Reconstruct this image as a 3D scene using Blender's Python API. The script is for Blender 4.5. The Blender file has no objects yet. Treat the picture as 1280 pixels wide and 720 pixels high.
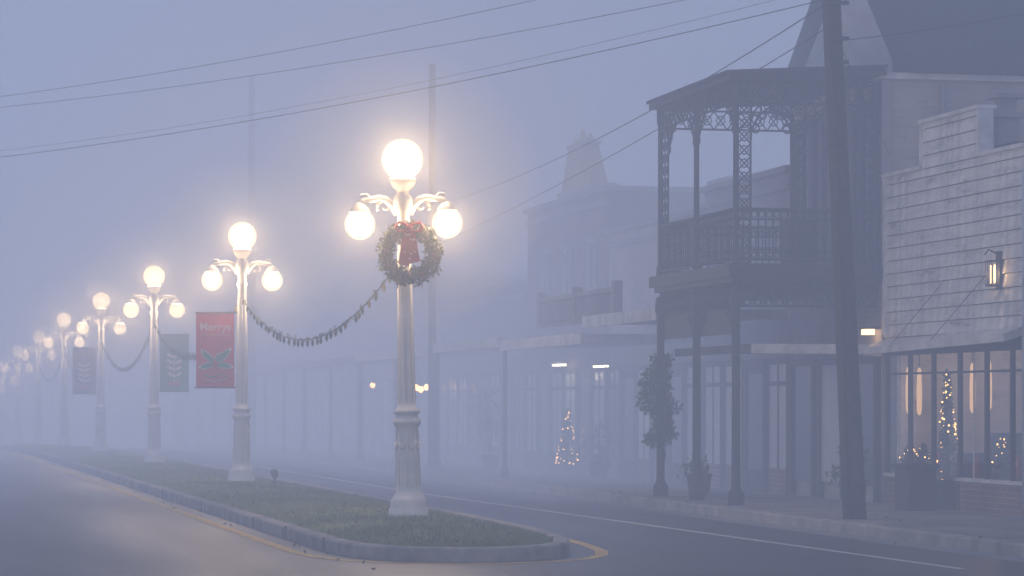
import bpy, math, random
from mathutils import Vector, Matrix
random.seed(7)
TH=math.radians(12.45)
scene=bpy.context.scene
scene.view_settings.view_transform='Standard'
scene.view_settings.look='None'
scene.view_settings.exposure=0
def gz(s):
    if s<86: return 0.0
    if s<150: return -0.00022*(s-86)**2
    return -0.00022*64**2-0.02816*(s-150)
# ------------------------------------------------------------ materials
MATS={}
def mat(name,col,rough=0.7,spec=0.3,var=0.25,scale=3.0,metal=0.0,bump=0.0,col2=None,detail=6):
    if name in MATS: return MATS[name]
    m=bpy.data.materials.new(name); m.use_nodes=True
    nt=m.node_tree; N=nt.nodes; L=nt.links
    b=N['Principled BSDF']
    b.inputs['Roughness'].default_value=rough
    b.inputs['Metallic'].default_value=metal
    b.inputs['Specular IOR Level'].default_value=spec
    tc=N.new('ShaderNodeTexCoord')
    nz=N.new('ShaderNodeTexNoise'); nz.inputs['Scale'].default_value=scale; nz.inputs['Detail'].default_value=detail
    nz.inputs['Roughness'].default_value=0.65
    L.new(tc.outputs['Object'],nz.inputs['Vector'])
    r=N.new('ShaderNodeValToRGB')
    r.color_ramp.elements[0].position=0.3; r.color_ramp.elements[1].position=0.7
    c2=col2 if col2 else tuple(c*(1-var) for c in col)
    c1=col if col2 else tuple(min(1,c*(1+var*0.6)) for c in col)
    r.color_ramp.elements[0].color=(*c2,1); r.color_ramp.elements[1].color=(*c1,1)
    L.new(nz.outputs['Fac'],r.inputs['Fac']); L.new(r.outputs['Color'],b.inputs['Base Color'])
    if bump>0:
        bp=N.new('ShaderNodeBump'); bp.inputs['Strength'].default_value=bump; bp.inputs['Distance'].default_value=0.02
        n2=N.new('ShaderNodeTexNoise'); n2.inputs['Scale'].default_value=scale*12; n2.inputs['Detail'].default_value=4
        L.new(tc.outputs['Object'],n2.inputs['Vector'])
        L.new(n2.outputs['Fac'],bp.inputs['Height']); L.new(bp.outputs['Normal'],b.inputs['Normal'])
    MATS[name]=m; return m
def asphalt():
    m=bpy.data.materials.new('wet_asphalt'); m.use_nodes=True
    nt=m.node_tree; N=nt.nodes; L=nt.links; b=N['Principled BSDF']
    tc=N.new('ShaderNodeTexCoord'); mp=N.new('ShaderNodeMapping'); mp.inputs['Scale'].default_value=(1,.12,1)
    L.new(tc.outputs['Object'],mp.inputs['Vector'])
    big=N.new('ShaderNodeTexNoise'); big.inputs['Scale'].default_value=.8; big.inputs['Detail'].default_value=5; L.new(mp.outputs[0],big.inputs['Vector'])
    fine=N.new('ShaderNodeTexNoise'); fine.inputs['Scale'].default_value=26; fine.inputs['Detail'].default_value=4; L.new(tc.outputs['Object'],fine.inputs['Vector'])
    r=N.new('ShaderNodeValToRGB'); r.color_ramp.elements[0].position=.35; r.color_ramp.elements[1].position=.68
    r.color_ramp.elements[0].color=(.020,.021,.026,1); r.color_ramp.elements[1].color=(.048,.048,.052,1); L.new(big.outputs['Fac'],r.inputs['Fac'])
    mx=N.new('ShaderNodeMixRGB'); mx.blend_type='OVERLAY'; mx.inputs[0].default_value=.5
    L.new(r.outputs['Color'],mx.inputs[1]); L.new(fine.outputs['Fac'],mx.inputs[2])
    vo=N.new('ShaderNodeTexVoronoi'); vo.feature='DISTANCE_TO_EDGE'; vo.inputs['Scale'].default_value=.35
    wn=N.new('ShaderNodeMixRGB'); wn.inputs[0].default_value=.25; L.new(tc.outputs['Object'],wn.inputs[1])
    n3=N.new('ShaderNodeTexNoise'); n3.inputs['Scale'].default_value=1.5; L.new(tc.outputs['Object'],n3.inputs['Vector']); L.new(n3.outputs['Color'],wn.inputs[2])
    L.new(wn.outputs[0],vo.inputs['Vector'])
    cr=N.new('ShaderNodeMapRange'); cr.inputs['From Min'].default_value=0; cr.inputs['From Max'].default_value=.012; cr.inputs['To Min'].default_value=.35; cr.inputs['To Max'].default_value=1
    L.new(vo.outputs['Distance'],cr.inputs['Value'])
    sc=N.new('ShaderNodeVectorMath'); sc.operation='SCALE'; L.new(mx.outputs[0],sc.inputs[0]); L.new(cr.outputs['Result'],sc.inputs['Scale'])
    L.new(sc.outputs['Vector'],b.inputs['Base Color'])
    rr=N.new('ShaderNodeMapRange'); rr.inputs['From Min'].default_value=.3; rr.inputs['From Max'].default_value=.7; rr.inputs['To Min'].default_value=.36; rr.inputs['To Max'].default_value=.54
    L.new(big.outputs['Fac'],rr.inputs['Value']); L.new(rr.outputs['Result'],b.inputs['Roughness'])
    b.inputs['Specular IOR Level'].default_value=.30
    bp=N.new('ShaderNodeBump'); bp.inputs['Strength'].default_value=.35; bp.inputs['Distance'].default_value=.01; L.new(fine.outputs['Fac'],bp.inputs['Height']); L.new(bp.outputs['Normal'],b.inputs['Normal'])
    return m
def clap():
    m=bpy.data.materials.new('peeling_white_clapboard'); m.use_nodes=True
    nt=m.node_tree; N=nt.nodes; L=nt.links; b=N['Principled BSDF']; b.inputs['Roughness'].default_value=.75
    tc=N.new('ShaderNodeTexCoord'); mp=N.new('ShaderNodeMapping'); mp.inputs['Scale'].default_value=(1,.5,3.2); L.new(tc.outputs['Object'],mp.inputs[0])
    a=N.new('ShaderNodeTexNoise'); a.inputs['Scale'].default_value=1.6; a.inputs['Detail'].default_value=9; a.inputs['Roughness'].default_value=.72; L.new(mp.outputs[0],a.inputs['Vector'])
    r=N.new('ShaderNodeValToRGB'); e=r.color_ramp.elements
    e[0].position=.34; e[0].color=(.34,.33,.32,1); e[1].position=.60; e[1].color=(.82,.82,.81,1)
    k=e.new(.43); k.color=(.66,.66,.66,1)
    L.new(a.outputs['Fac'],r.inputs['Fac'])
    mp2=N.new('ShaderNodeMapping'); mp2.inputs['Scale'].default_value=(1,5,.35); L.new(tc.outputs['Object'],mp2.inputs[0])
    s=N.new('ShaderNodeTexNoise'); s.inputs['Scale'].default_value=1.4; s.inputs['Detail'].default_value=5; L.new(mp2.outputs[0],s.inputs['Vector'])
    mr=N.new('ShaderNodeMapRange'); mr.inputs['From Min'].default_value=.35; mr.inputs['From Max'].default_value=.6; mr.inputs['To Min'].default_value=.75; mr.inputs['To Max'].default_value=1.03
    L.new(s.outputs['Fac'],mr.inputs['Value'])
    sc=N.new('ShaderNodeVectorMath'); sc.operation='SCALE'; L.new(r.outputs['Color'],sc.inputs[0]); L.new(mr.outputs['Result'],sc.inputs['Scale']); L.new(sc.outputs['Vector'],b.inputs['Base Color'])
    MATS[m.name]=m; return m
def brick(name,c1,c2,mortar,w=0.22,h=0.075):
    if name in MATS: return MATS[name]
    m=bpy.data.materials.new(name); m.use_nodes=True
    nt=m.node_tree; N=nt.nodes; L=nt.links; b=N['Principled BSDF']; b.inputs['Roughness'].default_value=0.85
    tc=N.new('ShaderNodeTexCoord'); sp=N.new('ShaderNodeSeparateXYZ'); L.new(tc.outputs['Object'],sp.inputs[0])
    cb=N.new('ShaderNodeCombineXYZ')
    if name=='sidewalk_pavers':
        L.new(sp.outputs['X'],cb.inputs['X']); L.new(sp.outputs['Y'],cb.inputs['Y'])
    else:
        ad=N.new('ShaderNodeMath'); L.new(sp.outputs['X'],ad.inputs[0]); L.new(sp.outputs['Y'],ad.inputs[1])
        L.new(ad.outputs[0],cb.inputs['X']); L.new(sp.outputs['Z'],cb.inputs['Y'])
    br=N.new('ShaderNodeTexBrick'); br.inputs['Scale'].default_value=1
    br.inputs['Brick Width'].default_value=w; br.inputs['Row Height'].default_value=h; br.inputs['Mortar Size'].default_value=0.008
    br.inputs['Color1'].default_value=(*c1,1); br.inputs['Color2'].default_value=(*c2,1); br.inputs['Mortar'].default_value=(*mortar,1)
    L.new(cb.outputs[0],br.inputs['Vector'])
    nz=N.new('ShaderNodeTexNoise'); nz.inputs['Scale'].default_value=0.9; nz.inputs['Detail'].default_value=7
    L.new(tc.outputs['Object'],nz.inputs['Vector'])
    mp=N.new('ShaderNodeMapRange'); mp.inputs['From Min'].default_value=0.3; mp.inputs['From Max'].default_value=0.7
    mp.inputs['To Min'].default_value=0.6; mp.inputs['To Max'].default_value=1.25
    L.new(nz.outputs['Fac'],mp.inputs['Value'])
    mx=N.new('ShaderNodeVectorMath'); mx.operation='SCALE'
    L.new(br.outputs['Color'],mx.inputs[0]); L.new(mp.outputs['Result'],mx.inputs['Scale'])
    L.new(mx.outputs['Vector'],b.inputs['Base Color'])
    MATS[name]=m; return m
def emit(name,col,st,transp=False):
    if name in MATS: return MATS[name]
    m=bpy.data.materials.new(name); m.use_nodes=True; nt=m.node_tree; nt.nodes.clear()
    e=nt.nodes.new('ShaderNodeEmission'); o=nt.nodes.new('ShaderNodeOutputMaterial')
    e.inputs[0].default_value=(*col,1); e.inputs[1].default_value=st
    if transp:
        t=nt.nodes.new('ShaderNodeBsdfTransparent'); t.inputs[0].default_value=(.8,.78,.74,1)
        a=nt.nodes.new('ShaderNodeAddShader'); nt.links.new(e.outputs[0],a.inputs[0]); nt.links.new(t.outputs[0],a.inputs[1]); nt.links.new(a.outputs[0],o.inputs[0])
    else: nt.links.new(e.outputs[0],o.inputs[0])
    m.cycles.emission_sampling='NONE'
    MATS[name]=m; return m
def glass(name,tint=0.85,refl=0.2):
    m=bpy.data.materials.new(name); m.use_nodes=True; nt=m.node_tree; nt.nodes.clear(); N=nt.nodes;L=nt.links
    t=N.new('ShaderNodeBsdfTransparent'); t.inputs[0].default_value=(tint,tint,tint*1.05,1)
    g=N.new('ShaderNodeBsdfGlossy'); g.inputs['Roughness'].default_value=0.12; g.inputs['Color'].default_value=(.8,.85,.9,1)
    mx=N.new('ShaderNodeMixShader'); mx.inputs[0].default_value=refl; o=N.new('ShaderNodeOutputMaterial')
    L.new(t.outputs[0],mx.inputs[1]); L.new(g.outputs[0],mx.inputs[2]); L.new(mx.outputs[0],o.inputs[0])
    MATS[name]=m; return m
M_WHITE=mat('white_lamp_paint',(.80,.80,.80),.5,.3,.14,6)
M_IRON=mat('dark_iron',(.030,.036,.050),.6,.2,.3,10)
M_ASPH=asphalt()
M_CONC=mat('concrete',(.24,.23,.23),.85,.2,.3,2.5,bump=.4)
M_KERB=mat('kerb_concrete',(.36,.34,.30),.85,.2,.5,2.2,bump=.5)
M_GRASS=mat('grass',(.24,.27,.09),.9,.1,.3,1.6,col2=(.12,.17,.045))
M_BLADE=mat('grass_blades',(.28,.30,.10),.8,.1,.3,1.3,col2=(.12,.20,.045))
M_YEL=mat('yellow_paint',(.72,.46,.10),.7,.2,.5,5)
M_WLINE=mat('white_road_paint',(.65,.65,.63),.7,.2,.45,6)
M_POLE=mat('pole_wood',(.06,.05,.05),.85,.1,.5,7,bump=.6)
M_POLEG=mat('hazed_pole_wood',(.16,.15,.14),.85,.1,.3,7,bump=.3)  # paler pole wood: distance haze put into the colour
M_CLAP=clap()
M_TRIM=mat('white_trim',(.68,.68,.68),.6,.2,.35,3)
M_DARKWOOD=mat('dark_wood_trim',(.038,.042,.055),.6,.2,.4,6)
M_ROOF=mat('dark_shingles',(.045,.052,.07),.8,.2,.4,9,bump=.6)
M_PALE=mat('pale_metal_roof',(.42,.42,.40),.5,.3,.25,3)
M_STUC=mat('grey_stucco',(.30,.30,.32),.9,.1,.3,1.0,bump=.3)
M_STUC2=mat('cream_stucco',(.46,.42,.36),.9,.1,.3,1.0,bump=.3)
M_YELO=mat('ochre_stucco',(.58,.46,.22),.9,.1,.3,1.3,bump=.3)
M_BLUE=mat('blue_painted_wood',(.06,.12,.26),.6,.3,.3,3)
M_BRICK=brick('red_brick',(.24,.13,.10),(.17,.10,.085),(.3,.28,.26))
M_BRICK2=brick('buff_brick',(.42,.38,.35),(.35,.31,.29),(.42,.40,.39))
M_BRICKP=brick('sidewalk_pavers',(.26,.23,.21),(.2,.18,.17),(.17,.16,.15),.4,.4)
M_DGLASS=mat('dark_window_glass',(.02,.025,.035),.2,.4,.1,1)
M_PGLASS=mat('fog_reflecting_window',(.50,.52,.50),.3,.4,.25,1)  # pale base colour stands for fog reflected in the panes
M_GLASS=glass('shop_glass')
M_INT=mat('dim_interior',(.09,.07,.055),.8,.2,.3,2)
M_LEAF=mat('evergreen_leaves',(.055,.10,.04),.6,.3,.4,20)
M_LEAF2=mat('golden_leaves',(.20,.17,.05),.6,.3,.4,20)
M_DEAD=mat('fallen_leaves',(.20,.12,.05),.8,.1,.5,9)
M_RED=mat('red_ribbon',(.60,.03,.03),.5,.3,.2,12)
M_BANR=mat('red_banner_cloth',(.80,.06,.06),.8,.1,.15,4)
M_BANG=mat('green_banner_cloth',(.06,.26,.14),.8,.1,.15,4)
M_BANB=mat('maroon_banner_cloth',(.28,.15,.11),.8,.1,.15,4)
M_HOLLY=mat('holly_green_print',(.04,.28,.13),.8,.1,.1,4)
M_CREAM=mat('cream_print',(.85,.70,.58),.8,.1,.1,4)
M_GLOBE=emit('lit_globe',(1.0,.68,.34),1.1,True)
M_FAIRY=emit('fairy_light',(1,.52,.16),6)
M_WARM=emit('warm_lamp',(1,.60,.26),5)
M_STREAK=emit('warm_streak',(1,.58,.26),1.3)
M_TUBE=emit('fluorescent_tube',(1,.85,.55),7)
# ------------------------------------------------------------ mesh builder
class MB:
    def __init__(s): s.v=[];s.f=[];s.m=[];s.mats=[];s.sm=[]
    def mi(s,m):
        if m not in s.mats: s.mats.append(m)
        return s.mats.index(m)
    def add(s,vs,fs,m,smooth=False):
        o=len(s.v); s.v+= [tuple(v) for v in vs]; i=s.mi(m)
        for f in fs: s.f.append([o+k for k in f]); s.m.append(i); s.sm.append(smooth)
    def box(s,x0,x1,y0,y1,z0,z1,m):
        if x0>x1:x0,x1=x1,x0
        if y0>y1:y0,y1=y1,y0
        s.add([(x0,y0,z0),(x1,y0,z0),(x1,y1,z0),(x0,y1,z0),(x0,y0,z1),(x1,y0,z1),(x1,y1,z1),(x0,y1,z1)],
              [(0,3,2,1),(4,5,6,7),(0,1,5,4),(1,2,6,5),(2,3,7,6),(3,0,4,7)],m)
    def lathe(s,prof,cx,cy,m,n=16,cz=0,smooth=True,cap=True):
        vs=[];fs=[]
        for r,z in prof:
            for i in range(n):
                a=2*math.pi*(i+.5)/n; vs.append((cx+r*math.cos(a),cy+r*math.sin(a),cz+z))
        for j in range(len(prof)-1):
            for i in range(n):
                k=(i+1)%n; fs.append((j*n+i,j*n+k,(j+1)*n+k,(j+1)*n+i))
        if cap:
            fs.append(tuple(range(n-1,-1,-1))); fs.append(tuple(range((len(prof)-1)*n,len(prof)*n)))
        s.add(vs,fs,m,smooth)
    def tube(s,pts,r,m,n=6,closed=False,smooth=True):
        pts=[Vector(p) for p in pts]; N=len(pts); vs=[];fs=[]
        rr=r if isinstance(r,(list,tuple)) else [r]*N
        for i,p in enumerate(pts):
            a=pts[(i-1)%N] if (closed or i>0) else p
            b=pts[(i+1)%N] if (closed or i<N-1) else p
            t=(b-a).normalized()
            u=t.cross(Vector((0,0,1)))
            if u.length<1e-3: u=t.cross(Vector((0,1,0)))
            u.normalize(); w=t.cross(u)
            for k in range(n):
                an=2*math.pi*k/n; vs.append(p+(u*math.cos(an)+w*math.sin(an))*rr[i])
        for i in range(N if closed else N-1):
            j=(i+1)%N
            for k in range(n):
                l=(k+1)%n; fs.append((i*n+k,i*n+l,j*n+l,j*n+k))
        if not closed:
            fs.append(tuple(range(n-1,-1,-1))); fs.append(tuple(range((N-1)*n,N*n)))
        s.add(vs,fs,m,smooth)
    def ring(s,c,R,r,m,axis='Y',n=12,k=4):
        pts=[]
        for i in range(n):
            a=2*math.pi*i/n
            if axis=='Y': pts.append((c[0]+R*math.cos(a),c[1],c[2]+R*math.sin(a)))
            elif axis=='X': pts.append((c[0],c[1]+R*math.cos(a),c[2]+R*math.sin(a)))
        s.tube(pts,r,m,k,closed=True)
    def ball(s,c,r,m,n=10,sz=1):
        prof=[(max(1e-3,r*math.sin(math.pi*i/n)),-r*sz*math.cos(math.pi*i/n)) for i in range(n+1)]
        s.lathe(prof,c[0],c[1],m,n*2 if n>6 else 8,c[2])
    def leaf(s,c,size,m,nrm=None):
        d=Vector((random.gauss(0,1),random.gauss(0,1),random.gauss(0,1))).normalized()
        e=d.cross(Vector((random.gauss(0,1),random.gauss(0,1),random.gauss(0,1)))).normalized()
        c=Vector(c); s.add([c,c+d*size*.5+e*size*.25,c+d*size,c+d*size*.5-e*size*.25],[(0,1,2,3)],m)
    def obj(s,name,parent=None,bevel=0):
        me=bpy.data.meshes.new(name); me.from_pydata(s.v,[],s.f)
        for m in s.mats: me.materials.append(m)
        me.polygons.foreach_set('material_index',s.m); me.polygons.foreach_set('use_smooth',s.sm); me.update()
        o=bpy.data.objects.new(name,me); scene.collection.objects.link(o)
        if bevel:
            b=o.modifiers.new('b','BEVEL'); b.width=bevel; b.segments=2; b.limit_method='ANGLE'
        if parent: o.parent=parent
        return o
def empty(name,loc=(0,0,0)):
    e=bpy.data.objects.new(name,None); e.location=loc; scene.collection.objects.link(e); return e
# ------------------------------------------------------------ ground & road
def strip(mb,x0,x1,ys,zoff,m,nx=1):
    vs=[];fs=[]
    f0=x0 if callable(x0) else (lambda y:x0); f1=x1 if callable(x1) else (lambda y:x1)
    for y in ys:
        for i in range(nx+1):
            vs.append((f0(y)+(f1(y)-f0(y))*i/nx,y,gz(y)+zoff))
    for j in range(len(ys)-1):
        for i in range(nx):
            a=j*(nx+1)+i; fs.append((a,a+1,a+nx+2,a+nx+1))
    mb.add(vs,fs,m)
YS=sorted(set([-60]+list(range(0,86,10))+list(range(86,152,4))+[150,200,400,900]))
mb=MB(); strip(mb,-900,900,YS,-0.012,M_GRASS); mb.obj('ground')
mb=MB(); strip(mb,-4.5,11.65,YS,0,M_ASPH); mb.obj('road')
def walk(x0,x1,kx,m,rev=False):
    mb=MB()
    vs=[];fs=[]
    for y in YS: vs+=[(kx,y,gz(y)-.01),(kx,y,gz(y)+.12),(kx+(-.02 if rev else .02),y,gz(y)+.14)]
    for j in range(len(YS)-1):
        fs.append((3*j,3*j+1,3*j+4,3*j+3)); fs.append((3*j+1,3*j+2,3*j+5,3*j+4))
    mb.add(vs,fs,M_KERB)
    strip(mb,kx+(-.17 if rev else .02),kx+(-.02 if rev else .17),YS,.14,M_KERB)
    strip(mb,x0,x1,YS,.14,m)
    return mb.obj('sidewalk')
walk(11.82,14.6,11.65,M_BRICKP); walk(-7.5,-4.67,-4.5,M_CONC,True)
mb=MB(); strip(mb,11.25,11.648,YS,.004,M_CONC); mb.obj('gutter')
def outline(off):
    c=[(4.75,150)]+[(4.75,y) for y in range(146,86,-4)]+[(4.75,y) for y in (86,70,55,45,38,33)]
    nose=[(4.75,30.8),(4.82,29.9),(5.0,29.2),(5.3,28.8),(5.7,28.6),(6.1,28.55),(6.5,28.7),(6.85,29.0),(7.15,29.6),(7.35,30.4),(7.5,31.6)]
    r=[(7.6,33),(7.68,38),(7.7,45),(7.7,55),(7.7,70),(7.7,86)]+[(7.7,y) for y in range(90,150,4)]+[(7.7,150)]
    p=[Vector((a,b)) for a,b in c+nose+r]; out=[]
    for i,q in enumerate(p):
        a=p[max(0,i-1)]; b=p[min(len(p)-1,i+1)]; t=(b-a).normalized(); n=Vector((t.y,-t.x))
        out.append(q+n*off)
    return out
def ribbon(o1,z1,o2,z2,m,mb):
    a=outline(o1); b=outline(o2); n=len(a); vs=[];fs=[]
    for i in range(n): vs+=[(a[i].x,a[i].y,gz(a[i].y)+z1),(b[i].x,b[i].y,gz(b[i].y)+z2)]
    for i in range(n-1): fs.append((2*i,2*i+1,2*i+3,2*i+2))
    mb.add(vs,fs,m)
mb=MB()
ribbon(0,-.01,0,.125,M_KERB,mb); ribbon(0,.125,-.02,.145,M_KERB,mb); ribbon(-.02,.145,-.17,.145,M_KERB,mb); ribbon(-.17,.145,-.17,.10,M_KERB,mb)
def mound(x,y): return .02*math.sin(x*3+y*.7)+.015*math.sin(y*1.9+x)
inn=outline(-.17); NX=8
left=[p for p in inn if p.x<6.0]; right=[p for p in inn if p.x>=6.0]
left.sort(key=lambda p:p.y); right.sort(key=lambda p:p.y)
def xi(lst,y):
    if y<=lst[0].y: return lst[0].x
    for a,b in zip(lst,lst[1:]):
        if a.y<=y<=b.y: return a.x+(b.x-a.x)*(y-a.y)/max(1e-6,b.y-a.y)
    return lst[-1].x
ys=[28.75,28.85,29,29.3,29.7,30.2,30.8]+[31.5+i for i in range(58)]+list(range(92,150,4))
vs=[];fs=[]
for y in ys:
    a=xi(left,y);b=xi(right,y)
    for i in range(NX+1):
        u=i/NX; x=a+(b-a)*u; h=.11+.10*math.sin(math.pi*u)*min(1,(y-28.7)/2)+mound(x,y)*min(u,1-u)*2
        vs.append((x,y,gz(y)+h))
for j in range(len(ys)-1):
    for i in range(NX):
        a=j*(NX+1)+i; fs.append((a,a+1,a+NX+2,a+NX+1))
mb.add(vs,fs,M_GRASS,True)
for y in range(31,80,3): mb.box(4.742,4.93,y,y+.014,.0,.147,M_DARKWOOD)
mb.obj('median')
mb=MB(); dl=MB()
for q in range(40000):
    y=28.8+(random.random()**1.5)*48; a=xi(left,y);b=xi(right,y)
    u=random.random(); x=a+(b-a)*u
    if math.sin(x*2.3+y*.9)+math.sin(y*2.1-x*1.7)+random.gauss(0,.8)<-1.1: continue
    z=gz(y)+.10+.10*math.sin(math.pi*u)*min(1,(y-28.7)/2)+mound(x,y)*min(u,1-u)*2
    if q%60==0: dl.leaf((x,y,z+.03),.06,M_DEAD)
    h=random.uniform(.02,.065); w=.008; an=random.random()*6.28; dx=math.cos(an)*w;dy=math.sin(an)*w
    lx=random.gauss(0,.02);ly=random.gauss(0,.02)
    mb.add([(x-dx,y-dy,z),(x+dx,y+dy,z),(x+lx,y+ly,z+h)],[(0,1,2)],M_BLADE)
mb.obj('grass')
for _ in range(260):
    y=random.uniform(27,70); x=random.choice((random.gauss(4.6,.12),random.gauss(11.5,.15),random.uniform(11.9,14.2)))
    dl.leaf((x,y,.012 if x<11.6 else .152),.06,M_DEAD)
dl.obj('fallen_leaves')
mb=MB(); ribbon(.28,.004,.42,.004,M_YEL,mb); mb.obj('yellow_road_line')
mb=MB(); strip(mb,lambda y:9.46+max(0,(50-y))*.032,lambda y:9.56+max(0,(50-y))*.032,[26.3,30,35,40,45,50,60,75,86,100,130],.004,M_WLINE); mb.obj('white_road_line')
# ------------------------------------------------------------ street lamps
mb=MB()
prof=[(.27,0),(.27,.05),(.25,.09),(.255,.16),(.225,.20),(.235,.26),(.20,.31),(.165,.36),(.155,.42),(.145,.9),(.14,1.16),(.15,1.2),(.175,1.23),(.175,1.28),(.15,1.31),(.135,1.34),(.17,1.37),(.17,1.40),(.125,1.43),(.115,1.5),(.085,3.1),(.075,3.62),(.10,3.66),(.10,3.70),(.075,3.73),(.08,3.85),(.12,3.92),(.135,4.0),(.12,4.08),(.08,4.13),(.09,4.17),(.14,4.22),(.165,4.27),(.17,4.31),(.15,4.33)]
mb.lathe(prof,0,0,M_WHITE,16)
for i in range(8):
    a=2*math.pi*i/8; c,s_=math.cos(a),math.sin(a)
    mb.tube([(c*.152,s_*.152,.45),(c*.143,s_*.143,1.12)],.008,M_WHITE,5)
    mb.tube([(c*.112,s_*.112,1.5),(c*.080,s_*.080,3.4)],.006,M_WHITE,4)
    b=a+math.pi*2/8
    mb.tube([((c*(1-u)+math.cos(b)*u)*.16,(s_*(1-u)+math.sin(b)*u)*.16,1.0-.08*math.sin(math.pi*u)) for u in (0,.25,.5,.75,1)],.010,M_WHITE,4)
for sg in (-1,1):
    P=[(.07,3.88),(.12,3.97),(.20,4.05),(.30,4.08),(.40,4.06),(.50,4.05),(.55,3.99)]
    mb.tube([(sg*a,0,z) for a,z in P],[.055,.052,.048,.042,.038,.038,.05],M_WHITE,8)
    sc=[]
    for i in range(14):
        a=-.5+i*.5; r=.10*(1-i/17); sc.append((sg*(.23+r*math.cos(a)),0,3.97+r*math.sin(a)))
    mb.tube(sc,[.030-.0015*i for i in range(14)],M_WHITE,6)
    mb.tube([(sg*.40,0,4.07),(sg*.46,0,4.13),(sg*.53,0,4.12),(sg*.50,0,4.08)],.018,M_WHITE,6)
    mb.lathe([(.03,4.03),(.07,4.0),(.10,3.965),(.13,3.93),(.13,3.90),(.09,3.895)],sg*.55,0,M_WHITE,14)
gl=MB(); gl.ball((0,0,4.56),.258,M_GLOBE,18); gl.ball((-.55,0,3.75),.19,M_GLOBE,16); gl.ball((.55,0,3.75),.19,M_GLOBE,16)
LS=[35.7+17*i for i in range(10)]
LT=6.55
LIGHTL=125.0
globe_l={}
for r in (.215,.158):
    ld=bpy.data.lights.new('globe_light','POINT'); ld.color=(1,.71,.40); ld.shadow_soft_size=r
    ld.use_soft_falloff=False
    ld.energy=LIGHTL*4*math.pi**2*r*r
    globe_l[r]=ld
# scatter spheres added around the nearer lamp heads to make their glow halos
mm=bpy.data.materials.new('lamp_halo_volume'); mm.use_nodes=True; nt=mm.node_tree; nt.nodes.clear()
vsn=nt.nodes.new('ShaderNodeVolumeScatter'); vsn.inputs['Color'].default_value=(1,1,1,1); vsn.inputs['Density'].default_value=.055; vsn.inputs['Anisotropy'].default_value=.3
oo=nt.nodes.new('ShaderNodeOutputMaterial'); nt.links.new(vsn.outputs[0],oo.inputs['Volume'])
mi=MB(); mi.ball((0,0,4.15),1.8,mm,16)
post=mb.obj('post'); globes=gl.obj('globes'); halo_volume=mi.obj('halo_volume')
first=True
LAMPS=[]
for i,s in enumerate(LS):
    bz=gz(s)+(.15 if s<140 else .13)
    e=empty('street_lamp',(LT,s,bz-.03))
    if first: p=post;g=globes;q=halo_volume;first=False
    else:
        p=bpy.data.objects.new('post',post.data); g=bpy.data.objects.new('globes',globes.data); q=bpy.data.objects.new('halo_volume',halo_volume.data) if i<5 else None
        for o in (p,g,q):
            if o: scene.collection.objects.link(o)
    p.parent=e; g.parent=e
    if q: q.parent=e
    for (x,z,r) in ((0,4.56,.215),(-.55,3.75,.158),(.55,3.75,.158)):
        lo=bpy.data.objects.new('globe_light',globe_l[r]); lo.location=(x,0,z); lo.parent=e; scene.collection.objects.link(lo)
    e.rotation_euler=(0,math.radians(random.uniform(-.5,.5)),math.radians(random.uniform(-4,4)-6))
    LAMPS.append((LT,s,bz))
bpy.data.objects['street_lamp'].rotation_euler=(0,math.radians(-1.0),-TH)
# ------------------------------------------------------------ wreath
mb=MB(); R=.305
for i in range(4200):
    a=random.random()*2*math.pi; b=random.random()*2*math.pi; rr=.095*math.sqrt(random.random())*(1+.25*math.sin(a*9)+.2*random.random())
    c=(math.cos(a)*(R+rr*math.cos(b)),rr*math.sin(b)*.8,math.sin(a)*(R+rr*math.cos(b)))
    mb.leaf(c,random.uniform(.03,.065),M_LEAF if random.random()<.72 else M_LEAF2)
for i in range(14):
    a=random.random()*6.28; mb.ball((math.cos(a)*R,-.07,math.sin(a)*R),.012,M_LEAF2 if i%3 else M_RED,5)
for sg in (-1,1):
    loop=[(0,-.11,.30),(sg*.05,-.14,.36),(sg*.13,-.15,.38),(sg*.17,-.13,.33),(sg*.13,-.12,.27),(sg*.05,-.12,.27),(0,-.11,.29)]
    vs=[]
    for p in loop: vs+=[(p[0],p[1]-.035,p[2]),(p[0],p[1]+.035,p[2]+.012)]
    fs=[(2*i,2*i+1,2*i+3,2*i+2) for i in range(len(loop)-1)]
    mb.add(vs,fs,M_RED,True)
    mb.tube(loop,.022,M_RED,6)
    tail=[(sg*.02,-.12,.29),(sg*.045,-.13,.15),(sg*.05,-.12,.02),(sg*.07,-.12,-.14)]
    vs=[]
    for q,p in enumerate(tail): vs+=[(p[0]-.045-.008*q,p[1],p[2]),(p[0]+.045+.008*q,p[1]-.01,p[2]+(.03*sg if q==3 else 0))]
    mb.add(vs,[(2*i,2*i+1,2*i+3,2*i+2) for i in range(3)],M_RED,True)
mb.ball((0,-.15,.31),.045,M_RED,7)
for k in range(10): mb.ball((random.uniform(-.07,.09),-.15,random.uniform(-.08,.25)),.010,M_CREAM,4)
w=mb.obj('christmas_wreath'); w.location=(LT-.02,35.7-.17,.13+3.36); w.rotation_euler=(0,0,-TH)
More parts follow.
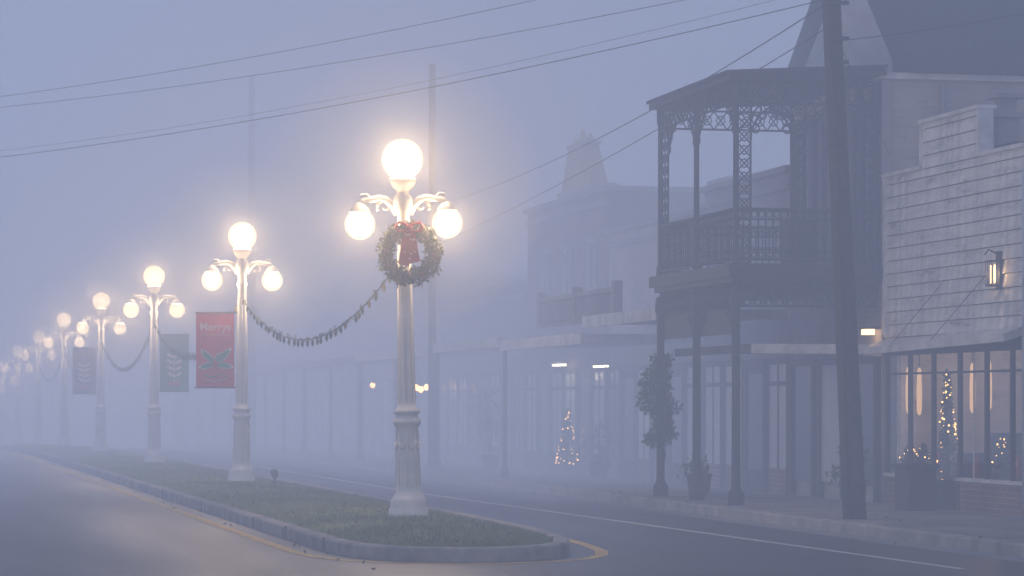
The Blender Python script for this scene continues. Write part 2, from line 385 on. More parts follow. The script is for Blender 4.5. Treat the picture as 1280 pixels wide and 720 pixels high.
# ------------------------------------------------------------ garlands
for i in range(5):
    a=LAMPS[i];b=LAMPS[i+1]
    sag=.95 if i==0 else random.uniform(.8,1.05)
    mb=MB(); pts=[]
    z0=a[2]+3.4;z1=b[2]+3.4
    for k in range(41):
        u=k/40; pts.append((a[0],a[1]+.1+(b[1]-a[1]-.2)*u,z0+(z1-z0)*u-4*sag*u*(1-u)))
    mb.tube(pts,.010,M_LEAF,5)
    nL=900 if i<2 else 400
    for k in range(nL):
        u=random.random(); y=a[1]+.1+(b[1]-a[1]-.2)*u; z=z0+(z1-z0)*u-4*sag*u*(1-u)
        if math.sin(u*190)<.1 : continue
        mb.leaf((a[0]+random.gauss(0,.022),y,z+random.gauss(0,.022)),random.uniform(.03,.06),M_LEAF if random.random()<.8 else M_LEAF2)
    for k in range(34):
        u=(k+random.uniform(.2,.8))/34; y=a[1]+.1+(b[1]-a[1]-.2)*u; z=z0+(z1-z0)*u-4*sag*u*(1-u)
        mb.lathe([(.004,.0),(.02,-.03),(.028,-.07),(.014,-.10),(.003,-.12)],a[0]+random.gauss(0,.01),y,M_LEAF2 if k%2 else M_LEAF,6,z)
    mb.obj('garland')
# ------------------------------------------------------------ banners
def leafshape(mb,cx,cz,ang,L,W,m,y):
    pts=[]; N=6
    for i in range(2*N+1):
        u=i/(2*N); w=W*math.sin(math.pi*u)**.7*(1.0 if i%2 else .62); pts.append((u*L,w))
    ring=[(a,b) for a,b in pts]+[(a,-b) for a,b in reversed(pts[1:-1])]
    c,s=math.cos(ang),math.sin(ang)
    v=[(cx+a*c-b*s,y,cz+a*s+b*c) for a,b in ring]
    n=len(v); v.append((cx+L/2*c,y,cz+L/2*s))
    mb.add(v,[(i,(i+1)%n,n) for i in range(n)],m)
def banner(lamp,side,m,kind):
    x,y,bz=lamp; W=.70;H=1.36
    e=empty('holiday_banner',(x,y,0))
    x0=side*.13; x1=side*(.13+W)
    za=bz+3.12; zb=za-H
    mb=MB(); vs=[];fs=[];NX_=6;NZ=10
    for j in range(NZ+1):
        for i in range(NX_+1):
            u=i/NX_;v=j/NZ; vs.append((x0+(x1-x0)*u,.012*math.sin(u*5+v*4)*math.sin(math.pi*v),zb+H*v))
    for j in range(NZ):
        for i in range(NX_): a=j*(NX_+1)+i; fs.append((a,a+1,a+NX_+2,a+NX_+1))
    mb.add(vs,fs,m,True)
    mb.tube([(0,0,za+.01),(x1+side*.03,0,za+.01)],.014,M_IRON,6); mb.tube([(0,0,zb-.01),(x1+side*.03,0,zb-.01)],.014,M_IRON,6)
    mb.obj('cloth',e)
    cx=(x0+x1)/2; pm=MB(); yy=-.022
    h=M_HOLLY if kind=='r' else M_CREAM
    if kind=='r':
        for k,(an,L,W_) in enumerate([(2.35,.34,.06),(.80,.38,.065),(3.35,.28,.055),(-.15,.30,.055),(1.25,.20,.04)]):
            leafshape(pm,cx,zb+.42,an,L+.04,W_+.018,M_CREAM,yy); leafshape(pm,cx,zb+.42,an,L,W_,M_HOLLY,yy-.004)
        for k in range(3):
            a0=k*2.1; pm.ball((cx+.035*math.cos(a0),yy-.008,zb+.43+.035*math.sin(a0)),.03,M_RED,6)
        pm.tube([(cx-.22,yy,zb+.24),(cx-.05,yy,zb+.17),(cx+.1,yy,zb+.25),(cx+.22,yy,zb+.18)],.010,M_HOLLY,4)
        pm.tube([(cx-.2,yy,zb+.14),(cx,yy,zb+.10),(cx+.2,yy,zb+.15)],.008,M_CREAM,4)
        pm.box(cx-.25,cx+.25,yy-.001,yy+.001,zb+.955,zb+.965,M_CREAM)
    else:
        for zz in (.35,.5,.65,.8): 
            leafshape(pm,cx,zb+zz,2.6,.22,.05,h,yy); leafshape(pm,cx,zb+zz,.5,.22,.05,h,yy)
        pm.box(cx-.015,cx+.015,yy-.002,yy+.002,zb+.2,zb+1.0,h)
        pm.box(cx-.14,cx+.14,yy-.004,yy,zb+.14,zb+.24,M_RED)
    pm.obj('print',e)
    if kind=='r':
        tcu=bpy.data.curves.new('lettering','FONT'); tcu.body='Merrys'; tcu.size=.2; tcu.align_x='CENTER'; tcu.extrude=.001; tcu.offset=.003
        tcu.materials.append(M_CREAM)
        t=bpy.data.objects.new('lettering',tcu); t.location=(cx,-.022,zb+1.04); t.rotation_euler=(math.pi/2,0,0); t.parent=e; scene.collection.objects.link(t)
    e.rotation_euler=(0,0,-TH*.6)
banner(LAMPS[1],-1,M_BANR,'r'); banner(LAMPS[2],1,M_BANG,'g'); banner(LAMPS[3],-1,M_BANB,'b')
mb=MB(); mb.lathe([(.05,0),(.05,.03),(.02,.04),(.02,.12)],0,0,M_IRON,8)
mb.tube([(0,-.07,.12),(0,.07,.19)],[.05,.075],M_IRON,8); o=mb.obj('ground_spotlight'); o.location=(7.0,51.5,.18)
# ------------------------------------------------------------ utility poles & wires
def upole(x,y,h,r0,r1,lean=0,arm=True,m=M_POLE):
    mb=MB(); b=gz(y); n=12
    mb.tube([(x+lean*i/n,y,b+h*i/n) for i in range(n+1)],[r0+(r1-r0)*i/n for i in range(n+1)],m,12)
    if arm:
        tx=x+lean*.93; zz=b+h*.93
        mb.box(tx-1.1,tx+1.1,y-r1-.1,y-r1,zz-.05,zz+.06,M_POLE)
        for d in (-1,-.5,.5,1): mb.lathe([(.03,0),(.045,.05),(.03,.09),(.04,.13),(.015,.17)],tx+d,y-r1-.05,M_STUC,8,zz+.06)
    return mb
mb=upole(12.15,34.8,10.5,.155,.10,-.5)
mb.tube([(12.03,34.67,.2),(11.79,34.69,6.3)],.012,M_IRON,5)
for z in (5.9,6.2,6.65,7.1): mb.box(11.74,12.0,34.6,34.68,z,z+.04,M_IRON)
mb.obj('utility_pole')
upole(12.15,63.3,9.2,.10,.075,0,False,M_POLEG).obj('utility_pole')
upole(12.15,95,12.4,.15,.10,0,False,M_POLEG).obj('utility_pole')
upole(12.15,118,10,.15,.10,0,False,M_POLEG).obj('utility_pole')
upole(-6,67,9.5,.15,.10,0,True).obj('utility_pole')
wr=MB()
def wire(a,b,h,r=.006):
    a=Vector(a);b=Vector(b); wr.tube([a.lerp(b,u/30)-Vector((0,0,4*h*(u/30)*(1-u/30))) for u in range(31)],r,M_IRON,4)
wire((11.83,34.8,6.75),(-6,67,6.6),.66,.006)
wire((11.8,34.8,7.6),(-6,67,7.8),.62,.005)
wire((11.8,34.8,7.1),(-6,67,7.8),.58,.005)
wire((11.8,34.8,6.9),(-6,67,6.9),.78,.003)
wire((11.83,34.8,6.72),(12.1,63.3,6.0),.31,.009)
wire((11.85,34.8,6.42),(12.1,63.3,5.1),.15,.008)
wire((12.1,63.3,6.0),(12.1,95,7.0),.3)
wire((12.1,63.3,5.2),(12.1,95,6.2),.3)
wire((11.85,34.8,6.2),(16.5,34,7.1),.1)
wire((11.85,34.8,6.4),(14.4,39.7,5.2),.05,.006)
wire((12.0,34.8,6.72),(12.6,5,7),.3)
wr.obj('overhead_wires')
# ------------------------------------------------------------ clapboard shop
F=14.4
e=empty('clapboard_shop')
mb=MB()
s0,s1=34.6,39.88
z=2.56
while z<5.5:
    zt=min(z+.185,5.54)
    segs=[(s0,s1)] if zt<=4.91 else [(36.2,38.3)]
    if z<4.9<zt: zt=4.9; segs=[(s0,s1)]
    for a,b in segs:
        m_=random.uniform(a+.6,b-.6)
        for c,d in ((a,m_),(m_,b)):
            j=random.uniform(-.003,.003)
            mb.add([(F-.040+j,c,z+.008),(F-.040+j,d,z+.008),(F-.010,d,zt),(F-.010,c,zt),(F,c,z+.008),(F,d,z+.008),(F,d,zt),(F,c,zt)],
               [(0,1,2,3),(0,4,5,1),(0,3,7,4),(1,5,6,2),(3,2,6,7)],M_CLAP)
        mb.box(F-.012,F-.002,a,b,z-.003,z+.008,M_DARKWOOD)  # dark strip paints the shadow line in the gap below each board
    z=zt
mb.box(F,F+.15,s0,s1,2.50,4.9,M_CLAP); mb.box(F,F+.15,36.2,38.3,4.9,5.54,M_CLAP)
for a,b,zz in ((s0,36.17,4.9),(38.33,s1,4.9),(36.12,38.38,5.54)): mb.box(F-.08,F+.2,a,b,zz,zz+.05,M_TRIM)
mb.box(F-.06,F+.16,36.14,36.2,4.95,5.54,M_TRIM); mb.box(F-.06,F+.16,38.3,38.36,4.95,5.54,M_TRIM)
mb.box(F-.06,F-.0,s1-.09,s1+.0,2.6,4.9,M_TRIM)
mb.box(F+.15,24,s0+.02,s0+.2,0,4.3,M_CLAP); mb.box(F+.15,24,s1-.2,s1-.02,0,4.3,M_CLAP); mb.box(23.8,24,s0+.2,s1-.2,0,4.3,M_CLAP)
mb.box(F+.15,24,s0,s1,4.302,4.4,M_ROOF)
mb.obj('walls',e)
mb=MB()
mb.add([(F-.32,s0,2.50),(F-.32,s1+.05,2.42),(F-.05,s1+.05,2.53),(F-.05,s0,2.60),(F-.32,s0,2.40),(F-.32,s1+.05,2.32),(F-.05,s1+.05,2.40),(F-.05,s0,2.48)],
 [(0,3,2,1),(0,1,5,4),(4,5,6,7),(1,2,6,5),(0,4,7,3)],M_TRIM)
for s,t in ((35.9,37.4),(37.4,38.9)):
    mb.tube([(F-.28,t,2.45),(F-.05,s,3.3)],.007,M_IRON,4)
mb.obj('awning',e)
mb=MB()
mb.box(F-.02,F+.08,s0,37.02,.1,.55,M_BRICK); mb.box(F-.02,F+.08,37.88,s1,.1,.55,M_BRICK)
mb.box(F-.05,F+.1,s0,37.0,.55,.6,M_TRIM); mb.box(F-.05,F+.1,37.9,s1,.55,.6,M_TRIM)
mb.box(F-.01,F+.1,s0,s1,2.30,2.50,M_DARKWOOD)
for s in (s1-.06,38.88,37.95,36.95,35.98,35.1):
    mb.box(F-.02,F+.03,s-.04,s+.04,.6 if not(36.9<s<38) else .14,2.3,M_DARKWOOD)
for s in (39.38,36.45): mb.box(F-.002,F+.012,s-.015,s+.015,.6,2.3,M_TRIM)
mb.box(F-.002,F+.02,s0,s1,2.02,2.05,M_DARKWOOD)
mb.box(F+.0,F+.04,36.99,37.91,.15,.55,M_DARKWOOD)
mb.obj('shopfront_frame',e)
mb=MB(); mb.add([(F+.005,s0,.56),(F+.005,s1,.56),(F+.005,s1,2.3),(F+.005,s0,2.3)],[(0,1,2,3)],M_GLASS); mb.obj('shop_windows',e)
mb=MB()
mb.box(17.5,17.6,s0+.2,s1-.2,0,2.7,M_INT); mb.box(F+.15,17.5,s0+.2,s1-.2,.1,.14,M_INT); mb.box(F+.15,17.5,s0+.2,s1-.2,2.65,2.7,M_INT)
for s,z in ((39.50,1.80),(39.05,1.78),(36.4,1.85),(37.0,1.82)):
    mb.lathe([(.012,.34),(.028,.3),(.04,.0),(.036,-.28),(.015,-.34)],F+.2,s,M_STREAK,10,z)  # glowing shapes stand in for warm lamp streaks reflected in the glass
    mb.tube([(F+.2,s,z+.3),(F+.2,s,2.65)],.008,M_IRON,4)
for k in range(4):
    mb.box(F+.7,F+1.1,35.1+k*1.1,35.6+k*1.1,.14,.9+.15*(k%3),M_DARKWOOD)
for k in range(6): mb.lathe([(.06,0),(.08,.1),(.03,.2),(.05,.28),(.02,.3)],F+.22,35.4+k*.75,M_STUC if k%2 else M_RED,8,.62)
mb.box(F+.1,F+.45,s0+.2,37.0,.56,.6,M_INT); mb.box(F+.1,F+.45,37.9,s1-.2,.56,.6,M_INT)
mb.obj('interior',e)
def xtree(x,y,h,r,n,name='christmas_tree',z0=.14,fr=.013,nl=1400):
    mb=MB()
    for _ in range(nl):
        u=random.random()**.8; a=random.random()*6.28; rr=r*(1-u)*math.sqrt(random.random())
        mb.leaf((x+rr*math.cos(a),y+rr*math.sin(a),z0+.15+u*(h-.15)),random.uniform(.04,.08),M_LEAF)
    mb.tube([(x,y,z0),(x,y,z0+h*.9)],[.04,.01],M_POLE,6)
    for _ in range(n):
        u=random.random(); a=random.random()*6.28; rr=r*(1-u)+.02
        mb.ball((x+rr*math.cos(a),y+rr*math.sin(a),z0+.2+u*(h-.2)),fr*random.uniform(.5,1.15),M_FAIRY,4)
    mb.obj(name)
xtree(F+.28,38.15,1.9,.22,80,fr=.014)
xtree(F+.22,36.0,.55,.16,22,z0=.6,fr=.013,nl=400)
xtree(F+.2,38.9,.4,.14,10,z0=.6,nl=300,fr=.011)
xtree(F+.2,39.45,.4,.14,8,z0=.6,nl=300,fr=.011)
e2=empty('wall_lantern'); mb=MB()
mb.box(F-.07,F-.046,35.36,35.5,3.1,3.6,M_IRON)
mb.tube([(F-.05,35.43,3.55),(F-.2,35.43,3.62),(F-.25,35.43,3.55)],.012,M_IRON,6)
for s in (35.36,35.50):
    mb.box(F-.2,F-.08,s-.04,s+.04,3.46,3.48,M_IRON); mb.box(F-.2,F-.08,s-.04,s+.04,3.14,3.16,M_IRON)
    for a in (-.04,.04): mb.box(F-.2,F-.19,s+a-.005,s+a+.005,3.16,3.46,M_IRON)
    mb.lathe([(.008,0),(.014,.05),(.014,.2),(.008,.24)],F-.14,s,M_WARM,8,3.18)
mb.obj('lantern',e2)
def plight(x,y,z,en,r=.05,col=(1,.66,.34)):
    ld=bpy.data.lights.new('lamp_bulb','POINT'); ld.color=col; ld.energy=en; ld.shadow_soft_size=r
    o=bpy.data.objects.new('lamp_bulb',ld); o.location=(x,y,z); scene.collection.objects.link(o); return o
o=plight(F-.14,35.43,3.3,2.6,.01,(1,.6,.28)); o.parent=e2
o=plight(F+1.2,38.0,2.3,32,.04,(1,.6,.28)); o.parent=e
mb=MB(); mb.box(15.1,15.42,37.3,37.6,4.4,5.55,M_STUC); mb.box(15.04,15.48,37.24,37.66,5.55,5.62,M_STUC); mb.box(15.14,15.38,37.34,37.56,5.62,5.82,M_STUC); mb.box(15.04,15.48,37.24,37.66,5.82,5.88,M_STUC)
mb.box(14.9,16.3,36.2,37.1,4.4,5.12,M_ROOF); mb.tube([(15.9,37.6,4.4),(15.9,37.6,5.4)],.08,M_STUC,8)
mb.obj('roof_vent')
e=empty('brick_shop'); mb=MB()
mb.box(F,24,26,34.52,.0,4.6,M_BRICK); mb.box(F-.08,24,25.9,34.58,4.6,4.75,M_TRIM)
mb.box(F-.05,F,27,33.9,.6,2.4,M_DGLASS); mb.box(F-.09,F-.05,26.9,34.0,2.4,2.5,M_DARKWOOD)
for s in (27,28.7,30.4,32.1,33.9): mb.box(F-.09,F-.05,s-.05,s+.05,.5,2.4,M_DARKWOOD)
mb.tube([(F-.10,34.42,.15),(F-.10,34.42,4.6)],.05,M_TRIM,8)
mb.obj('walls',e)
# ------------------------------------------------------------ gallery building
e=empty('gallery_building'); mb=MB()
g0,g1=40.0,44.3
mb.box(F,28,g0,g1,0,6.36,M_BRICK2)
mb.box(F-.06,28,g0-.07,g0+.3,6.36,6.45,M_TRIM); mb.box(F-.03,F+.12,g0-.03,g0,0,6.36,M_STUC)
mb.tube([(15.3,g0-.05,4.2),(15.3,g0-.05,6.3)],.04,M_STUC,8)
mb.obj('walls',e)
mb=MB()
def pyr(x0,x1,y0,y1,z0,z1,m,t=.02):
    mb.add([(x0,y0,z0),(x1,y0,z0),(x1,y1,z0),(x0,y1,z0),((x0+x1)/2-t,(y0+y1)/2-t,z1),((x0+x1)/2+t,(y0+y1)/2-t,z1),((x0+x1)/2+t,(y0+y1)/2+t,z1),((x0+x1)/2-t,(y0+y1)/2+t,z1)],
     [(0,1,5,4),(1,2,6,5),(2,3,7,6),(3,0,4,7),(4,5,6,7)],m)
pyr(13.72,14.95,40.75,42.0,6.42,8.3,M_PALE)
mb.add([(F+.42,g0-.15,6.46),(29,g0-.15,6.46),(29,g0+3.5,9.9),(F+.75,g0+3.5,9.9),(F+.42,g1+2.5,6.46),(29,g1+2.5,6.46)],
  [(0,1,2,3),(3,2,5,4),(0,3,4),(0,4,5,1)],M_ROOF)
mb.obj('roof',e)
mb=MB()
for c in (40.75,42.15,43.55):
    mb.box(F-.05,F,c-.38,c+.38,3.72,5.9,M_DGLASS); mb.box(F-.09,F-.05,c-.03,c+.03,3.72,5.9,M_DARKWOOD)
    for sg in (-1,1): mb.box(F-.10,F-.02,c+sg*.46-.1,c+sg*.46+.1,3.72,5.95,M_DARKWOOD)
    mb.box(F-.12,F,c-.56,c+.56,5.95,6.07,M_DARKWOOD)
for z in (4.1,4.6,5.1,5.6):
    for c in (40.75,42.15,43.55): mb.box(F-.085,F-.05,c-.38,c+.38,z,z+.03,M_DARKWOOD)
for c in (40.7,42.2,43.6):
    mb.box(F-.05,F,c-.5,c+.5,.4,2.2,M_DGLASS if c!=42.2 else M_PGLASS); mb.box(F-.09,F,c-.6,c-.5,.15,2.3,M_DARKWOOD); mb.box(F-.09,F,c+.5,c+.6,.15,2.3,M_DARKWOOD); mb.box(F-.085,F,c-.5,c+.5,2.2,2.3,M_DARKWOOD)
mb.obj('doors_and_windows',e)
mb=MB(); P=12.15; y0,y1=40.0,44.1; I=M_IRON
mb.box(P-.12,F,y0-.12,y1+.12,3.50,3.60,I); mb.box(P-.08,F,y0-.08,y1+.08,3.36,3.50,I)
mb.box(P-.15,P-.12,y0-.15,y1+.15,3.44,3.62,I); mb.box(P-.12,F,y0-.15,y0-.12,3.44,3.62,I)
for k in range(9): mb.box(P,F,y0+.3+k*.45,y0+.36+k*.45,3.24,3.36,I)
for yy in (y0,42.05,y1):
    mb.lathe([(.12,.14),(.12,.3),(.08,.36),(.065,.42),(.06,3.0),(.09,3.08),(.09,3.2),(.06,3.3)],P,yy,I,10)
    mb.lathe([(.07,3.6),(.07,3.75),(.045,3.8),(.04,6.0),(.06,6.05),(.06,6.3)],P,yy,I,8)
mb.lathe([(.07,3.6),(.045,3.8),(.04,6.0),(.06,6.3)],F-.12,y0,I,8)
mb.lathe([(.06,3.6),(.05,6.3)],13.75,y0,I,8)
mb.lathe([(.06,3.6),(.05,6.3)],14.05,y0,I,8)
def lat(axis,fix,a,b,z0,z1,cell=.15,r=.011):
    def pt(u,z): return (u,fix,z) if axis=='Y' else (fix,u,z)
    for u in (a,b): mb.tube([pt(u,z0),pt(u,z1)],r*1.5,I,4)
    for z in (z0,z1): mb.tube([pt(a,z),pt(b,z)],r*1.5,I,4)
    nu=max(1,round((b-a)/cell)); nz=max(1,round((z1-z0)/cell)); du=(b-a)/nu; dz=(z1-z0)/nz
    for i in range(nu):
        for j in range(nz):
            u=a+i*du; z=z0+j*dz
            mb.tube([pt(u,z),pt(u+du,z+dz)],r,I,4); mb.tube([pt(u+du,z),pt(u,z+dz)],r,I,4)
            mb.ring(pt(u+du/2,z+dz/2),min(du,dz)*.33,r*.9,I,axis,8)
lat('Y',y0,P+.03,P+.22,3.65,5.95,.19); lat('Y',y0,13.0,13.2,3.65,5.95,.2)
lat('X',P,y1-.45,y1-.1,3.65,5.95,.2)
lat('Y',y0,F-.3,F-.1,3.65,5.95,.2)
lat('Y',y0,P,F-.05,5.97,6.26,.22,.013); lat('X',P,y0,y1,5.97,6.26,.22,.013); lat('Y',y1,P,F-.05,5.97,6.26,.22)
def brk(axis,fix,u0,dirn,z,R=.55):
    def pt(u,zz): return (u,fix,zz) if axis=='Y' else (fix,u,zz)
    for q,rr in ((1,.017),(.55,.013)):
        arc=[pt(u0+dirn*R*q*(1-math.cos(a)),z-R*q+R*q*math.sin(a)) for a in [i*math.pi/16 for i in range(9)]]
        mb.tube(arc,rr,I,5)
    for (du,dz,rr) in ((.09,.10,.08),(.22,.085,.075),(.09,.25,.07),(.36,.07,.06),(.075,.38,.06),(.19,.19,.05)):
        mb.ring(pt(u0+dirn*du,z-dz),rr,.011,I,axis,10)
brk('Y',y0,P+.22,1,5.97); brk('Y',y0,13.0,-1,5.97); brk('Y',y0,13.2,1,5.97)
brk('X',P,y0+.05,1,5.97); brk('X',P,42.0,-1,5.97); brk('X',P,42.1,1,5.97); brk('X',P,y1-.45,-1,5.97)
def rail(axis,fix,a,b):
    def pt(u,z): return (u,fix,z) if axis=='Y' else (fix,u,z)
    mb.tube([pt(a,4.42),pt(b,4.42)],.03,I,6); mb.tube([pt(a,3.7),pt(b,3.7)],.022,I,5); mb.tube([pt(a,4.28),pt(b,4.28)],.014,I,4); mb.tube([pt(a,3.84),pt(b,3.84)],.014,I,4)
    n=int((b-a)/.11)
    for i in range(n+1):
        u=a+(b-a)*i/n; mb.tube([pt(u,3.7),pt(u,4.42)],.013,I,4)
        if i<n:
            um=u+(b-a)/n/2
            mb.ring(pt(um,4.35),.045,.009,I,axis,8,3); mb.ring(pt(um,3.77),.045,.009,I,axis,8,3); mb.ring(pt(um,4.06),.05,.010,I,axis,8,3)
rail('X',P,y0,y1); rail('Y',y0,P,F); rail('Y',y1,P,F)
mb.box(13.05,13.45,y0+.25,y0+.7,3.6,4.3,M_DARKWOOD)
lat('X',P,y0,y1,3.02,3.34,.16); lat('Y',y0,P,F-.1,3.02,3.34,.16)
mb.box(P+.03,P+.06,y0+.08,y1-.08,2.62,3.34,M_DARKWOOD)
brk('X',P,y0+.06,1,2.98,.4); brk('X',P,42.0,-1,2.98,.4); brk('X',P,42.1,1,2.98,.4)
mb.obj('balcony',e)
mb=MB()
n=30
for k in range(n):
    a=y0-.2+(y1-y0+.4)*k/n; b=y0-.2+(y1-y0+.4)*(k+.55)/n
    mb.add([(P-.2,a,6.36),(P-.2,b,6.36),(F,b,6.50),(F,a,6.50),(P-.2,a,6.41),(P-.2,b,6.41),(F,b,6.55),(F,a,6.55)],[(0,3,2,1),(4,5,6,7),(0,1,5,4),(1,2,6,5),(2,3,7,6),(3,0,4,7)],M_ROOF)
mb.add([(P-.15,y0-.15,6.27),(P-.15,y1+.15,6.27),(F,y1+.15,6.40),(F,y0-.15,6.40),(P-.15,y0-.15,6.355),(P-.15,y1+.15,6.355),(F,y1+.15,6.49),(F,y0-.15,6.49)],[(0,3,2,1),(4,5,6,7),(0,1,5,4),(1,2,6,5),(2,3,7,6),(3,0,4,7)],M_DARKWOOD)
mb.obj('balcony_roof',e)
mb=MB(); mb.box(12.4,14.1,39.9,44.0,2.40,2.46,M_DARKWOOD); mb.box(12.35,14.15,39.86,39.9,2.33,2.47,M_TRIM); mb.box(12.35,12.4,39.9,44,2.35,2.47,M_DARKWOOD)
mb.obj('lower_canopy',e)
# ------------------------------------------------------------ rest of the row
def shop(name,a,b,h,mwall,ncell,mframe=M_DARKWOOD,zc=None,fasc=M_TRIM,cor=M_STUC,dark=.5,zt=2.35,posts=True):
    e=empty(name); mb=MB(); g=min(gz(a),gz(b))
    mb.box(F,26,a+.01,b-.01,g-1,h,mwall)
    mb.box(F-.10,26,a,b,h,h+.10,cor); mb.box(F-.06,F,a+.01,b-.01,h-.28,h-.18,cor)
    mb.obj('walls',e)
    mb=MB(); w=(b-a)/ncell
    for i in range(ncell):
        ya=a+w*i+.12; yb=a+w*(i+1)-.12
        mb.box(F-.06,F,ya-.07,ya,g+.14,zt,mframe); mb.box(F-.06,F,yb,yb+.07,g+.14,zt,mframe); mb.box(F-.055,F,ya,yb,zt-.1,zt,mframe)
        if i%3==1:
            mb.box(F-.02,F,ya,yb,g+.14,zt-.1,mframe); mb.box(F-.03,F-.02,ya+.12,yb-.12,.5,zt-.25,M_DGLASS)
        else:
            mb.box(F-.04,F,ya,yb,g+.1,.55,M_BRICK if mwall is not M_BRICK else mframe)
            mb.box(F-.03,F,ya,yb,.55,zt-.1,M_DGLASS if random.random()<dark else M_PGLASS)
            mb.box(F-.04,F-.03,(ya+yb)/2-.03,(ya+yb)/2+.03,.55,zt-.1,mframe); mb.box(F-.038,F-.03,ya,yb,zt-.45,zt-.38,mframe)
    mb.obj('shopfront',e)
    if zc:
        mb=MB(); z=zc+g*.8
        mb.box(12.2,F-.07,a+.05,b-.05,z,z+.06,M_DARKWOOD); mb.box(12.14,12.2,a+.03,b-.03,z-.06,z+.14,fasc); mb.box(12.2,F-.07,a+.02,a+.05,z-.04,z+.12,fasc)
        if posts:
            n=max(1,int((b-a)/4))
            for i in range(n+1):
                y=a+.15+(b-a-.3)*i/n; mb.lathe([(.09,g+.14),(.09,g+.3),(.05,g+.34),(.045,z)],12.3,y,M_POLEG,8)
        mb.obj('canopy',e)
    return e
B3=shop('stucco_shop',44.32,49.3,5.35,M_STUC,4,zc=3.0,dark=.2,posts=False)
B3b=shop('cream_shop',49.32,56.2,5.0,M_STUC2,6,zc=2.72,dark=.4,posts=False)
B4=shop('brick_shop',56.22,63.6,5.9,M_BRICK,6,zc=2.8,dark=.5)
B5=shop('blue_shop',63.62,74,4.3,M_BLUE,8,zc=2.75,dark=.6)
shop('stucco_shop',74.02,84,4.9,M_STUC2,7,zc=2.7,fasc=M_STUC)
shop('brick_shop',84.02,97,4.4,M_BRICK2,9,zc=2.7,fasc=M_STUC)
shop('stucco_shop',97.02,112,5.3,M_STUC,9,zc=2.7,fasc=M_STUC)
shop('brick_shop',112.02,140,6,M_BRICK,12,zc=2.7,fasc=M_STUC)
mb=MB()
mb.box(F-.12,F+.4,57.0,60.2,6.0,6.12,M_STUC2)
mb.add([(F-.08,57.2,6.12),(F-.08,60.0,6.12),(F-.08,59.3,7.0),(F-.08,58.0,7.0),(F+.25,57.2,6.12),(F+.25,60.0,6.12),(F+.25,59.3,7.0),(F+.25,58.0,7.0)],
  [(0,1,2,3),(5,4,7,6),(0,3,7,4),(1,5,6,2),(3,2,6,7)],M_YELO)
mb.box(F-.12,F+.3,57.9,59.4,7.0,7.06,M_STUC2)
for y,h in ((58.05,.12),(58.65,.26),(59.25,.12)): mb.lathe([(.11,0),(.09,.06),(.05,h),(.01,h+.05)],F+.08,y,M_YELO,6,7.06)
mb.box(F+2,F+4.4,54.5,56.0,5.1,6.1,M_BRICK)
mb.obj('parapet_ornament',B4)
mb=MB()
for c in (57.5,59.6,61.7): 
    mb.box(F-.04,F,c-.4,c+.4,3.7,4.9,M_DGLASS); mb.box(F-.08,F,c-.46,c+.46,4.9,5.02,M_STUC); mb.box(F-.08,F,c-.46,c+.46,3.6,3.7,M_STUC); mb.box(F-.07,F-.04,c-.02,c+.02,3.7,4.9,M_STUC)
mb.obj('upper_windows',B4)
mb=MB()
for k in range(30):
    y=47.6+k*.185; mb.lathe([(.03,0),(.055,.1),(.03,.22),(.05,.34),(.03,.42)],12.3,y,M_STUC,6,3.1)
mb.box(12.24,12.36,47.5,53.1,3.52,3.6,M_STUC); mb.box(12.24,12.36,47.5,53.1,3.05,3.1,M_STUC)
for y in (47.45,50.3,53.1): mb.box(12.22,12.38,y-.09,y+.09,3.05,3.7,M_STUC)
mb.obj('balustrade',B3b)
mb=MB()
mb.box(F-.3,F-.22,58.9,59.9,2.40,2.45,M_TUBE); mb.box(F-.33,F-.2,58.8,60.0,2.45,2.5,M_TRIM); mb.obj('tube_light')
mb=MB(); mb.box(F-.9,F-.82,53.0,53.9,2.30,2.34,M_TUBE); mb.box(F-.92,F-.8,52.9,54,2.34,2.39,M_TRIM); mb.obj('tube_light')
plight(F-.5,59.4,2.2,10,.05,(1,.85,.6))
xtree(F-.25,58.7,1.35,.24,60,fr=.018)
for (y,z) in ((74.6,1.95),(74.0,1.9),(73.2,1.95),(81.5,2.05)):
    mb=MB(); mb.lathe([(.02,0),(.07,.04),(.08,.1),(.04,.16)],F-.5,y,emit('hanging_lamp_glow',(1,.5,.18),18),8,z); mb.tube([(F-.5,y,z+.15),(F-.5,y,2.6)],.01,M_IRON,4); mb.obj('hanging_lamp')
mb=MB(); mb.box(F-.2,F-.08,40.15,40.4,2.62,2.70,M_WARM); mb.box(F-.22,F-.0,40.1,40.45,2.70,2.74,M_IRON); mb.obj('wall_lamp')
plight(F-.3,40.1,2.6,1.5,.03,(1,.6,.28))
# ------------------------------------------------------------ plants, bin, vine
def bush(name,x,y,z0,h,r,n,pot=True):
    mb=MB()
    if pot: mb.lathe([(.13,0),(.17,.05),(.2,.3),(.22,.33),(.2,.35)],x,y,M_DARKWOOD,10,z0); z0+=.33
    cl=[(random.gauss(0,r*.5),random.gauss(0,r*.5),random.uniform(.15,1)*h,random.uniform(.3,.6)*r) for _ in range(9)]
    for i in range(5):
        c=cl[i]; mb.tube([(x,y,z0-.05),(x+c[0]*.5,y+c[1]*.5,z0+c[2]*.5),(x+c[0],y+c[1],z0+c[2])],[.015,.01,.004],M_POLE,4)
    for _ in range(n):
        c=random.choice(cl); mb.leaf((x+c[0]+random.gauss(0,c[3]*.6),y+c[1]+random.gauss(0,c[3]*.6),z0+c[2]+random.gauss(0,c[3]*.6)),random.uniform(.05,.11),M_LEAF if random.random()<.7 else M_LEAF2)
    mb.obj(name)
bush('potted_plant',13.9,39.9,.14,.6,.22,350)
bush('potted_plant',12.9,44.5,.14,.25,.2,250)
bush('potted_plant',13.2,62,.14,1.3,.5,700)
bush('potted_plant',13.9,55,.14,.7,.3,400)
mb=MB()
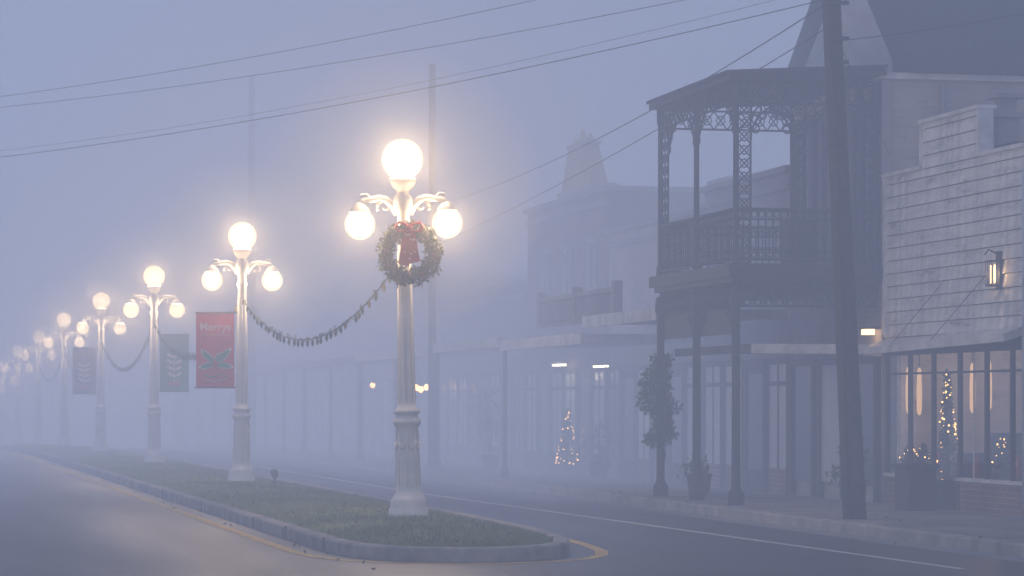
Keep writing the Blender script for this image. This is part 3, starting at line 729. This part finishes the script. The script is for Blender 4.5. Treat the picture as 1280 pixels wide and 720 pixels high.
for _ in range(2300):
    u=random.random(); z=.95+u*1.4; r=.16+.16*math.sin(math.pi*u)*abs(math.sin(u*7+1))+.06*math.sin(u*19); a=random.random()*6.28; q=math.sqrt(random.random())*abs(r)
    mb.leaf((12.12+q*math.cos(a)+.07*math.sin(z*6),44.1+q*math.sin(a),z),random.uniform(.05,.12),M_LEAF)
mb.tube([(12.05,44.05,.14),(12.2,44.02,.8),(12.08,44.1,1.5),(12.2,44.0,2.3)],.02,M_POLE,5)
mb.obj('climbing_vine')
mb=MB(); mb.box(13.75,14.15,37.2,37.75,.14,.72,M_DARKWOOD); mb.box(13.71,14.19,37.16,37.79,.722,.78,M_IRON)
mb.lathe([(.16,0),(.14,.02)],13.95,37.47,M_INT,12,.785); mb.obj('trash_bin',None,.01)
# ------------------------------------------------------------ fog
def fog(name,x0,x1,y0,y1,z0,z1,sig,alb,col,g=.75):
    m=bpy.data.materials.new(name); m.use_nodes=True; nt=m.node_tree; nt.nodes.clear(); N=nt.nodes;L=nt.links
    o=N.new('ShaderNodeOutputMaterial')
    sc=N.new('ShaderNodeVolumeScatter'); sc.inputs['Color'].default_value=(1,1,1,1); sc.inputs['Density'].default_value=sig*alb; sc.inputs['Anisotropy'].default_value=g
    ab=N.new('ShaderNodeVolumeAbsorption'); ab.inputs['Color'].default_value=(0,0,0,1); ab.inputs['Density'].default_value=sig*(1-alb)
    em=N.new('ShaderNodeEmission'); em.inputs['Color'].default_value=(*col,1); em.inputs['Strength'].default_value=sig  # fog glows by itself, standing in for multiply scattered ambient light
    a1=N.new('ShaderNodeAddShader'); a2=N.new('ShaderNodeAddShader')
    if alb>0:
        L.new(sc.outputs[0],a1.inputs[0]); L.new(ab.outputs[0],a1.inputs[1]); L.new(a1.outputs[0],a2.inputs[0])
    else: L.new(ab.outputs[0],a2.inputs[0])
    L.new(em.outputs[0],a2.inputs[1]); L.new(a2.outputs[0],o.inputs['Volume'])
    mb=MB(); mb.box(x0,x1,y0,y1,z0,z1,m); return mb.obj(name)
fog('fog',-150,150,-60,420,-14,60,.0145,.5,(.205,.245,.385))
fog('ground_fog',-148,148,46,418,-13,9,.010,0,(.30,.335,.475))  # brighter emission imitates low fog lit by the town
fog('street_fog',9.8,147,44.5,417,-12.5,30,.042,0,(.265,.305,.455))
# ------------------------------------------------------------ world, sun, camera
w=bpy.data.worlds.new('World'); scene.world=w; w.use_nodes=True; nt=w.node_tree
sky=nt.nodes.new('ShaderNodeTexSky'); sky.sky_type='NISHITA'; sky.sun_disc=False; sky.sun_elevation=math.radians(4); sky.sun_rotation=math.radians(200)
bg=nt.nodes['Background']; bg.inputs[1].default_value=.05; nt.links.new(sky.outputs[0],bg.inputs[0])
sd=bpy.data.lights.new('sun','SUN'); sd.energy=.3; sd.angle=math.radians(40); sd.color=(.85,.9,1)
so=bpy.data.objects.new('sun',sd); so.rotation_euler=(math.radians(35),0,math.radians(-20)); scene.collection.objects.link(so)
cd=bpy.data.cameras.new('camera'); cam=bpy.data.objects.new('camera',cd); scene.collection.objects.link(cam)
cam.location=(0,0,1.6); cam.rotation_euler=(math.pi/2,0,-TH); cd.sensor_width=36; cd.lens=101.25; cd.shift_y=145/1280; cd.clip_end=3000; cd.clip_start=.1
scene.camera=cam
